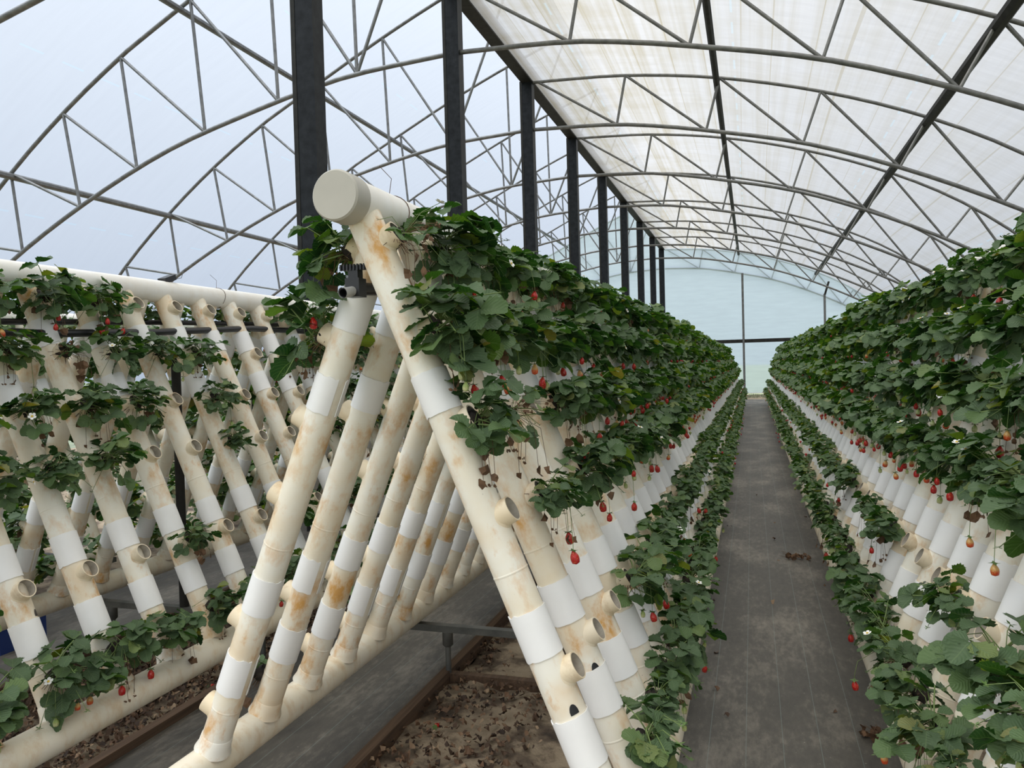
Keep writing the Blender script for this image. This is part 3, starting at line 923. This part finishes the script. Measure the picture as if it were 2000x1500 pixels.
def leaflet_low(fold, droop, seed):
    v = [(0, 0, 0), (.55, 0, -droop*.3), (.98, 0, -droop), (.25, .40, fold*.38), (.70, .50, fold*.45-droop*.4), (.25, -.40, fold*.38), (.70, -.50, fold*.45-droop*.4), (.95, .26, fold*.2-droop*.9), (.95, -.26, fold*.2-droop*.9)]
    f = [(0, 1, 3), (3, 1, 4), (4, 1, 7), (7, 1, 2), (0, 5, 1), (5, 6, 1), (6, 8, 1), (8, 2, 1)]
    f = [tuple(reversed(q)) for q in f]
    uv = [(0, .5), (.55, .5), (1, .5), (.3, 1), (.7, 1), (.3, 0), (.7, 0), (.95, .8), (.95, .2)]
    return v, f, uv
def xform(v, Mx): return [tuple(Mx @ Vector(p)) for p in v]
def leaf_variant(e, plen, size, seed, low=False):
    """petiole from the crown at the origin rising at angle e along +x, blade of three leaflets at its end"""
    r = random.Random(seed)
    V, F, U, MI = [], [], [], []
    bend = r.uniform(.0, .5)
    pts = []
    for k in range(6):
        t = k/5
        a = e*(1-bend*t) - .15*t*t
        if k == 0: pts.append(Vector((0, 0, 0)))
        else: pts.append(pts[-1] + Vector((math.cos(a), .05*math.sin(3*t+seed), math.sin(a)))*plen/5)
    end = pts[-1]
    if not low:
        b = MB(); b.tube(pts, [.0022, .002, .002, .0018, .0016, .0015], 4, caps=False)
        V += b.v; F += b.f; U += [(.5, .5)]*len(b.v); MI += [1]*len(b.f)
    pitch = r.uniform(-.75, .25) + e*(.15 if e > 0 else .75)
    rollb = r.uniform(-.55, .55)
    B = Matrix.Translation(end) @ Matrix.Rotation(r.uniform(-.3, .3), 4, 'Z') @ Matrix.Rotation(-pitch, 4, 'Y') @ Matrix.Rotation(rollb, 4, 'X')
    for q, (az, sc) in enumerate(((0, 1.0), (1.28, .93), (-1.28, .93))):
        fold, droop = r.uniform(.0, .55), r.uniform(-.08, .32)
        v, f, u = leaflet_low(fold, droop, seed+q) if low else leaflet(9, fold, droop, seed*3+q)
        Mx = B @ Matrix.Rotation(az+r.uniform(-.12, .12), 4, 'Z') @ Matrix.Translation((size*.07, 0, 0)) @ Matrix.Rotation(r.uniform(-.2, .25), 4, 'X') @ Matrix.Scale(size*sc*r.uniform(.9, 1.1), 4)
        o = len(V)
        V += xform(v, Mx); F += [tuple(i+o for i in p) for p in f]; U += u; MI += [0]*len(f)
    return V, F, U, MI
ELEV = [1.25, .9, .55, .2, -.2, -.6, -1.0]
LEAF_ME, LEAF_LOW = [], []
for ei, e in enumerate(ELEV):
    row, rowl = [], []
    for q in range(4):
        pl = [.075, .09, .10, .105, .10, .095, .085][ei]*(.55+.2*q)
        sd = 100+ei*17+q*5
        V, F, U, MI = leaf_variant(e+.1*(q-1.5), pl, .056, sd)
        row.append(mesh('leaf', V, F, [M_LEAF, M_STALK], MI, True, U))
        rowl.append(leaf_variant(e+.1*(q-1.5), pl, .060, sd, True))
    LEAF_ME.append(row); LEAF_LOW.append(rowl)

def berry_verts(nseg=12, nr=9):
    v, f, uv = [], [], []
    for j in range(nr+1):
        t = j/nr
        r = (math.sin(PI*min(1, t*.60+.02)**.75)*.0155)*(1-.25*t) if 0 < t < 1 else (.004 if t == 0 else .0012)
        z = -.038*t + (.002 if t == 0 else 0)
        for k in range(nseg):
            a = 2*PI*k/nseg
            v.append((r*math.cos(a), r*math.sin(a), z)); uv.append((k/nseg, t))
    for j in range(nr):
        for k in range(nseg):
            k2 = (k+1) % nseg
            f.append((j*nseg+k, (j+1)*nseg+k, (j+1)*nseg+k2, j*nseg+k2))
    f.append(tuple(nr*nseg+k for k in range(nseg))[::-1])
    return v, f, uv
PATHS = [(.10, .12), (.13, .165), (.09, .19), (.15, .10), (.11, .22), (.075, .15)]
BV, BF, BU = berry_verts()
BERRY, STEM = {}, []
for pi_, (ro, h) in enumerate(PATHS):
    tip = Vector((ro, 0, -h))
    tl_ = Matrix.Translation(tip) @ Matrix.Rotation(.25*math.sin(pi_*2.3), 4, 'Y')
    for nm, m in (('ripe', M_RIPE), ('half', M_HALF), ('unripe', M_UNRIPE)):
        sc = {'ripe': 1.0, 'half': .95, 'unripe': .78}[nm]*(1+.12*math.sin(pi_*4))
        BERRY[(pi_, nm)] = mesh('strawberry', xform(BV, tl_ @ Matrix.Scale(sc, 4)), BF, [m], None, True, BU)
    b = MB()
    b.tube([(0, 0, 0), (ro*.5, .004, .02), (ro*.92, 0, -h*.25), tuple(tip+Vector((0, 0, .02))), tuple(tip)], .0011, 4)
    for k in range(6):
        a = 2*PI*k/6+.3
        d = Vector((math.cos(a), math.sin(a), 0)); s = Vector((-d.y, d.x, 0))
        q = tip+Vector((0, 0, .003))
        b.add([q, q+d*.008+s*.005+Vector((0, 0, .001)), q+d*.019+Vector((0, 0, .004-.006*(k % 2))), q+d*.008-s*.005+Vector((0, 0, .001))], [(0, 1, 2, 3)], 1, True)
    STEM.append(b.mesh('calyx', [M_STALK, M_CALYX]))
FLOWER = []
for q in range(3):
    b = MB()
    e_ = Vector(((.13, 0, .02), (.11, .03, .09), (.15, -.03, -.03))[q])
    b.tube([(0, 0, 0), tuple(e_*.5+Vector((0, 0, .02))), tuple(e_)], .001, 4, 2)
    nrm = Vector(((.6, 0, .8), (.3, .2, .9), (.9, -.2, .4))[q]).normalized()
    x = nrm.orthogonal().normalized(); y = nrm.cross(x)
    for k in range(5):
        a = 2*PI*k/5
        d = x*math.cos(a)+y*math.sin(a); s = nrm.cross(d)
        c0 = e_+nrm*.002
        b.add([c0, c0+d*.006+s*.006, c0+d*.015+s*.0065+nrm*.003, c0+d*.018+nrm*.004, c0+d*.015-s*.0065+nrm*.003, c0+d*.006-s*.006], [(0, 1, 2, 3, 4, 5)], 0, True)
    c0 = e_+nrm*.004
    b.add([c0+nrm*.004]+[c0+(x*math.cos(a)+y*math.sin(a))*.0055 for a in np.linspace(0, 2*PI, 7)[:-1]], [(0, k+1, (k+1) % 6+1) for k in range(6)], 1, True)
    FLOWER.append(b.mesh('flower', [M_PETAL, M_EYE, M_STALK]))
GREENS = []
for q in range(4):
    r = random.Random(70+q)
    b = MB()
    for k in range(9):
        a = r.uniform(-1.7, 1.7); ro = r.uniform(.06, .15); h = r.uniform(-.07, .13)
        p2 = Vector((ro*math.cos(a), ro*math.sin(a), -h)); p1 = p2*.5+Vector((0, 0, r.uniform(.01, .04)))
        b.tube([(0, 0, 0), tuple(p1), tuple(p2)], .0012, 3)
        for w_ in range(5):
            t = 2*PI*w_/5+r.uniform(0, 1); d = Vector((math.cos(t), math.sin(t), r.uniform(-.3, .5))); sd_ = Vector((-d.y, d.x, 0))
            b.add([p2, p2+d*.006+sd_*.003, p2+d*.014, p2+d*.006-sd_*.003], [(0, 1, 2, 3)], 1, True)
    GREENS.append(b.mesh('flower_stalks', [M_STALK, M_CALYX]))
def crumple(b, c, s, mi, r):
    n = 6
    nrm = Vector((r.uniform(-1, 1), r.uniform(-1, 1), r.uniform(-.3, .3))).normalized()
    x = nrm.orthogonal().normalized(); y = nrm.cross(x)
    ring = [Vector(c)+(x*math.cos(a)*r.uniform(.6, 1.1)+y*math.sin(a)*r.uniform(.7, 1.3)+nrm*r.uniform(-.5, .5))*s for a in np.linspace(0, 2*PI, n+1)[:-1]]
    b.add([Vector(c)+nrm*s*.3]+ring, [(0, k+1, (k+1) % n+1) for k in range(n)], mi, False)
DRYS, ROOTS = [], []
for q in range(5):
    r = random.Random(40+q)
    b = MB()
    for k in range(7):
        a = r.uniform(-1.2, 1.2); ro = r.uniform(.02, .09); h = r.uniform(.07, .21)
        p1 = Vector((ro*math.cos(a), ro*math.sin(a), -h*.3)); p2 = Vector((ro*1.1*math.cos(a)+r.uniform(-.02, .02), ro*1.1*math.sin(a), -h))
        b.tube([(0, 0, -.005), tuple(p1), tuple(p2)], .001, 3)
        if k < 5: crumple(b, p2, r.uniform(.010, .026), 0, r)
        else:
            for _ in range(4): crumple(b, p2+Vector((r.uniform(-.012, .012), r.uniform(-.012, .012), 0)), .006, 0, r)
    DRYS.append(b.mesh('dry_stalks', [M_DRY]))
    b = MB()
    pts = []
    for j in range(6):
        for k in range(10):
            th, ph = PI*j/5, 2*PI*k/10
            rad = .040*(1+r.uniform(-.22, .22))
            pts.append((rad*math.sin(th)*math.cos(ph)*1.0, rad*math.sin(th)*math.sin(ph), rad*.8*math.cos(th)))
    b.add(pts, [(j*10+k, (j+1)*10+k, (j+1)*10+(k+1) % 10, j*10+(k+1) % 10) for j in range(5) for k in range(10)], 0, True)
    for _ in range(26):
        a, e = r.uniform(0, 2*PI), r.uniform(-.9, .6)
        d = Vector((math.cos(a)*math.cos(e), math.sin(a)*math.cos(e), math.sin(e)))
        b.tube([tuple(d*.025), tuple(d*r.uniform(.05, .075)+Vector((0, 0, -.01)))], .0012, 3, 1)
    ROOTS.append(b.mesh('root_ball', [M_ROOT, M_DRY]))

r = random.Random(3)
for x, y, lab in ((.60, 4.05, 'brown withered plant debris lying beside the base pipe across the aisle'), (.36, 7.6, 'dark clump of plant debris on the aisle mat')):
    t = thing('plant_debris', lab, 'debris', (x, y, ZG+.012))
    b = MB()
    for _ in range(26): crumple(b, (r.uniform(-.12, .12), r.uniform(-.07, .07), r.uniform(0, .03)), r.uniform(.012, .03), 0, r)
    link('dead_leaves', b.mesh('dead_leaves', [M_DRY]), t)
    b = MB()
    for _ in range(12): b.tube([(r.uniform(-.1, .1), r.uniform(-.06, .06), .0), (r.uniform(-.16, .16), r.uniform(-.1, .1), r.uniform(.01, .05))], .0015, 3)
    link('dry_stems', b.mesh('dry_stems', [M_DRY]), t)
for x, y, z, lab in ((-1.60, 3.62, ZG+.012, 'fallen red strawberry on the bare soil under the capped frame'), (-3.10, 3.75, ZG+.016, 'fallen red strawberry on the dead leaves under the bare-headed frame')):
    t = thing('fallen_strawberry', lab, 'strawberry', (x, y, z))
    Mx = Matrix.Rotation(1.4, 4, 'X') @ Matrix.Scale(1.05, 4)
    link('berry_flesh', mesh('berry', xform(BV, Mx), BF, [M_RIPE], None, True, BU), t)
    b = MB()
    for k in range(6):
        a = 2*PI*k/6; d = Vector((math.cos(a), math.sin(a), 0)); s_ = Vector((-d.y, d.x, 0))
        b.add([Mx @ q for q in (Vector((0, 0, .003)), d*.008+s_*.005+Vector((0, 0, .003)), d*.018+Vector((0, 0, .002)), d*.008-s_*.005+Vector((0, 0, .003)))], [(0, 1, 2, 3)], 0, True)
    link('calyx', b.mesh('calyx', [M_CALYX]), t)

PLANTS = []      # (camera distance, frame, side, leg index, tier, point, azimuth, scale)
def gather(fr, side, state, y_max, i_min=-99):
    for i, y in LEGS[(fr, side)]:
        if i < i_min or y > y_max: continue
        for k, t in enumerate(TIERS):
            st = state(i, k)
            if st not in ('plant', D_): continue
            p = legpt(fr, side, y, t, .105 if k < 5 else .095)
            PLANTS.append((p.length, fr, side, i, k, p, st))
gather('C', 1, st_c, 99)
gather('R', -1, st_r, 99, -5)
gather('L', 1, st_l, 9.0, -1)
gather('C', -1, st_cl, 9.0)
gather('L', -1, st_ll, 8.0, 0)
gather('F', 1, lambda i, k: 'plant' if (i*3+k*7) % 10 < 8 else N_, 13)
gather('F', -1, lambda i, k: 'plant' if (i*3+k*7) % 10 < 8 else N_, 13)
PLANTS.sort(key=lambda q: q[0]*(1.0 if (q[1], q[2]) in (('C', 1), ('R', -1), ('L', 1)) else 1.25))
TN = ['top', 'second', 'third', 'fourth', 'fifth', 'bottom']
FN = {('C', 1): 'aisle side of the capped frame', ('C', -1): 'shaded side of the capped frame', ('R', -1): 'frame across the aisle',
      ('L', 1): 'near side of the bare-headed frame', ('L', -1): 'far side of the bare-headed frame', ('F', 1): 'half-hidden frame', ('F', -1): 'far side of the half-hidden frame'}
FIRST = {'C': 0, 'R': -8, 'L': -3, 'F': 0}
BIG = {('C', 1, 0, 1): 1.45, ('C', 1, 1, 0): 1.35, ('C', 1, 0, 2): 1.0, ('C', 1, 1, 3): .9, ('C', 1, 3, 3): 1.15, ('C', 1, 1, 5): 1.35, ('C', 1, 2, 5): .75, ('C', 1, 1, 1): 1.2, ('C', 1, 3, 4): 1.15,
       ('L', 1, 3, 1): 1.1, ('L', 1, 4, 1): 1.2, ('L', 1, 5, 1): 1.0, ('L', 1, 2, 0): 1.25, ('L', 1, 3, 0): 1.15, ('L', 1, 5, 2): .95, ('L', 1, 5, 3): .85, ('L', 1, -1, 5): 1.2, ('L', 1, 0, 5): 1.25, ('L', 1, 1, 5): 1.2, ('L', 1, 2, 5): 1.1, ('L', 1, 3, 5): 1.0, ('L', 1, 3, 4): .9,
       ('R', -1, -2, 4): .95, ('R', -1, -4, 4): 1.35, ('R', -1, 2, 4): .9, ('C', -1, 0, 1): 1.5, ('C', -1, 0, 0): 1.3, ('R', -1, -2, 5): .95, ('R', -1, -3, 5): 1.3, ('C', 1, 4, 4): 1.2, ('C', 1, 5, 4): 1.25, ('C', 1, 6, 4): 1.1, ('C', 1, 3, 5): 1.15, ('C', 1, 4, 5): 1.2, ('C', 1, 5, 5): 1.1, ('C', 1, 6, 5): 1.1, ('C', 1, 7, 5): 1.1, ('R', -1, 1, 5): 1.15, ('R', -1, 2, 5): 1.15, ('R', -1, 3, 5): 1.1, ('R', -1, -1, 5): 1.1, ('R', -1, 0, 5): 1.1, ('R', -1, -5, 4): 1.2}
BER = {('C', 1, 0, 1): ['unripe', 'unripe', 'ripe'], ('C', 1, 1, 0): ['ripe', 'ripe', 'ripe'], ('C', 1, 1, 3): ['ripe', 'ripe'], ('C', 1, 0, 2): [], ('C', 1, 3, 4): ['ripe', 'unripe'],
       ('L', 1, 0, 5): ['half', 'half', 'unripe'], ('L', 1, 1, 5): ['ripe', 'ripe'], ('L', 1, 2, 0): ['ripe', 'ripe'], ('R', -1, -3, 5): ['ripe', 'ripe', 'half'], ('C', -1, 0, 0): ['ripe', 'ripe'], ('L', 1, 3, 0): ['ripe', 'ripe', 'ripe'], ('L', 1, 4, 1): ['unripe', 'unripe'], ('C', 1, 1, 1): ['ripe', 'half'], ('C', 1, 2, 1): ['half', 'unripe', 'ripe']}
def leaf_plan(r, st, k, dense):
    """elevations and azimuths (0 = outwards) of a plant's leaves"""
    n = r.randint(26, 33) if dense else r.randint(18, 24)
    if st == D_: n = r.randint(3, 6)
    out = []
    for q in range(n):
        g = (q+.5)/n
        if g < .18: e, a = r.choice((0, 1)), r.uniform(-PI, PI)
        elif g < .48: e, a = r.choice((1, 2)), r.uniform(-2.2, 2.2)
        elif g < .78: e, a = r.choice((3, 4)), r.uniform(-1.9, 1.9)
        else: e, a = r.choice((4, 5, 6)), r.uniform(-1.6, 1.6)
        out.append((e, a, r.randrange(4), r.uniform(.75, 1.2), r.uniform(-.035, .035), r.uniform(-.03, .03), r.uniform(-.3, .3)))
    return out
N_IND = 300
n_obj = 0
FV, FF, FU, FM = [], [], [], []
fo = 0
LOWNP = [[(np.array(v), f, np.array(u)) for v, f, u, mi in row] for row in LEAF_LOW]
bl_v = np.array([(0, 0, 0)] + [(.014*math.cos(a), .014*math.sin(a), -.013) for a in np.linspace(0, 2*PI, 6)[:-1]] + [(0, 0, -.038)])
bl_f = [(0, k+1, (k+1) % 5+1) for k in range(5)] + [(6, (k+1) % 5+1, k+1) for k in range(5)]
fl_v = np.array([(0, 0, 0)] + [(.016*math.cos(a), .016*math.sin(a), .003) for a in np.linspace(0, 2*PI, 7)[:-1]])
fl_f = [(0, k+1, (k+1) % 6+1) for k in range(6)]
def add_far(v, f, u, m, rot, p, s):
    global fo
    c, sn = math.cos(rot), math.sin(rot)
    w = np.empty_like(v)
    w[:, 0] = (v[:, 0]*c - v[:, 1]*sn)*s + p[0]
    w[:, 1] = (v[:, 0]*sn + v[:, 1]*c)*s + p[1]
    w[:, 2] = v[:, 2]*s + p[2]
    FV.append(w); FU.append(u if u is not None else np.full((len(v), 2), .5))
    FF.extend([tuple(i+fo for i in q) for q in f]); FM.extend([m]*len(f))
    fo += len(v)
for idx, (dist, fr, side, i, k, p, st) in enumerate(PLANTS):
    r = random.Random(hash((fr, side, i, k)) if False else (ord(fr)*7919+side*31+i*101+k*13))
    base_az = 0.0 if side > 0 else PI
    key = (fr, side, i, k)
    dense = (fr == 'R' or (fr == 'C' and side > 0)) and k < 4
    sc = BIG.get(key, r.uniform(1.0, 1.35) if dense else (r.uniform(.68, .92) if fr in 'CR' else r.uniform(.95, 1.25)))
    if st == D_: sc = min(sc, .9)
    plan = leaf_plan(r, st, k, dense)
    bl = BER.get(key)
    if bl is None:
        nb = (r.choice((1, 2, 2, 3, 3, 4)) if k in (1, 2, 3) else r.choice((0, 1, 1, 2, 2))) if dense else r.choice((0, 0, 0, 1, 1))
        bl = [r.choices(('ripe', 'half', 'unripe'), (.5, .15, .35))[0] for _ in range(nb)]
    if st == D_: bl = []
    nf = 1 if r.random() < (.6 if dense else .25) else 0
    if idx < N_IND:
        kind = 'withered strawberry plant' if st == D_ else 'strawberry plant'
        if st != D_ and bl:
            cnt = {}
            for q in bl: cnt[q] = cnt.get(q, 0)+1
            extra = ''
        root = thing('strawberry_plant', '%s, %s tier, %s pipe from the camera, %s' % (kind, TN[k], ordn(i-FIRST[fr]), FN[(fr, side)]), 'plant', p, 'strawberry plants in the pipe spouts')
        link('root_ball', ROOTS[r.randrange(5)], root, Matrix.Translation((-.03*(1 if side > 0 else -1), 0, -.012)) @ Matrix.Rotation(r.uniform(0, 6), 4, 'Z'))
        for e, a, q, s, oy, oz, tw in plan:
            M = Matrix.Translation((0, oy*sc, oz*sc)) @ Matrix.Rotation(base_az+a, 4, 'Z') @ Matrix.Rotation(tw, 4, 'X') @ Matrix.Scale(s*sc, 4)
            link('leaf', LEAF_ME[e][q], root, M)
        for kind_ in bl:
            pth = r.choice((0, 3)) if k == 5 else r.randrange(len(PATHS))
            M = Matrix.Rotation(base_az+r.uniform(-1.1, 1.1), 4, 'Z') @ Matrix.Scale(r.uniform(.85, 1.15), 4)
            bo = link('strawberry', BERRY[(pth, kind_)], root, M)
            if kind_ != 'ripe': bo['label'] = 'half-ripe orange strawberry' if kind_ == 'half' else 'pale green unripe strawberry'
            link('calyx', STEM[pth], bo)
        link('flower_stalks', GREENS[r.randrange(4)], root, Matrix.Rotation(base_az+r.uniform(-.6, .6), 4, 'Z') @ Matrix.Scale(sc, 4))
        for _ in range(nf):
            link('flower', FLOWER[r.randrange(3)], root, Matrix.Rotation(base_az+r.uniform(-1.3, 1.3), 4, 'Z'))
        if r.random() < (.5 if dist < 5 else .3) or st == D_:
            link('dry_stalks', DRYS[r.randrange(5)], root, Matrix.Rotation(base_az+r.uniform(-.5, .5), 4, 'Z') @ Matrix.Scale(r.uniform(.8, 1.1), 4))
        if st == D_:
            for _ in range(2): link('dry_stalks', DRYS[r.randrange(5)], root, Matrix.Rotation(base_az+r.uniform(-1, 1), 4, 'Z') @ Matrix.Rotation(r.uniform(-1.6, -.6), 4, 'Y') @ Matrix.Scale(.6, 4))
    else:
        for e, a, q, s, oy, oz, tw in plan:
            v_, f_, u_ = LOWNP[e][q]
            add_far(v_, f_, u_, 0, base_az+a, (p[0], p[1]+oy*sc, p[2]+oz*sc), s*sc*1.05)
        for kind_ in bl:
            ro, h = PATHS[r.randrange(6)]
            a = base_az+r.uniform(-1.1, 1.1)
            add_far(bl_v, bl_f, None, {'ripe': 1, 'half': 2, 'unripe': 3}[kind_], 0, (p[0]+ro*math.cos(a), p[1]+ro*math.sin(a), p[2]-h), 1.1)
        if nf:
            a = base_az+r.uniform(-1.1, 1.1)
            add_far(fl_v, fl_f, None, 4, 0, (p[0]+.14*math.cos(a), p[1]+.14*math.sin(a), p[2]+.03), 1.0)
if FV:
    VV = np.concatenate(FV); UU = np.concatenate(FU)
    me = mesh('far_plants', VV.tolist(), FF, [M_LEAF, simple('far_ripe', (0.42, 0.012, 0.012), .35), simple('far_half', (0.6, 0.16, 0.04), .35), simple('far_unripe', (0.34, 0.40, 0.14), .4), M_PETAL], FM, True, UU)
    o_ = link('strawberry_foliage', me)
    tag(o_, 'dense strawberry foliage with red berries covering the distant stretch of the frames', 'foliage')
    o_['kind'] = 'stuff'
    print('far tris', len(FF), 'plants', len(PLANTS))
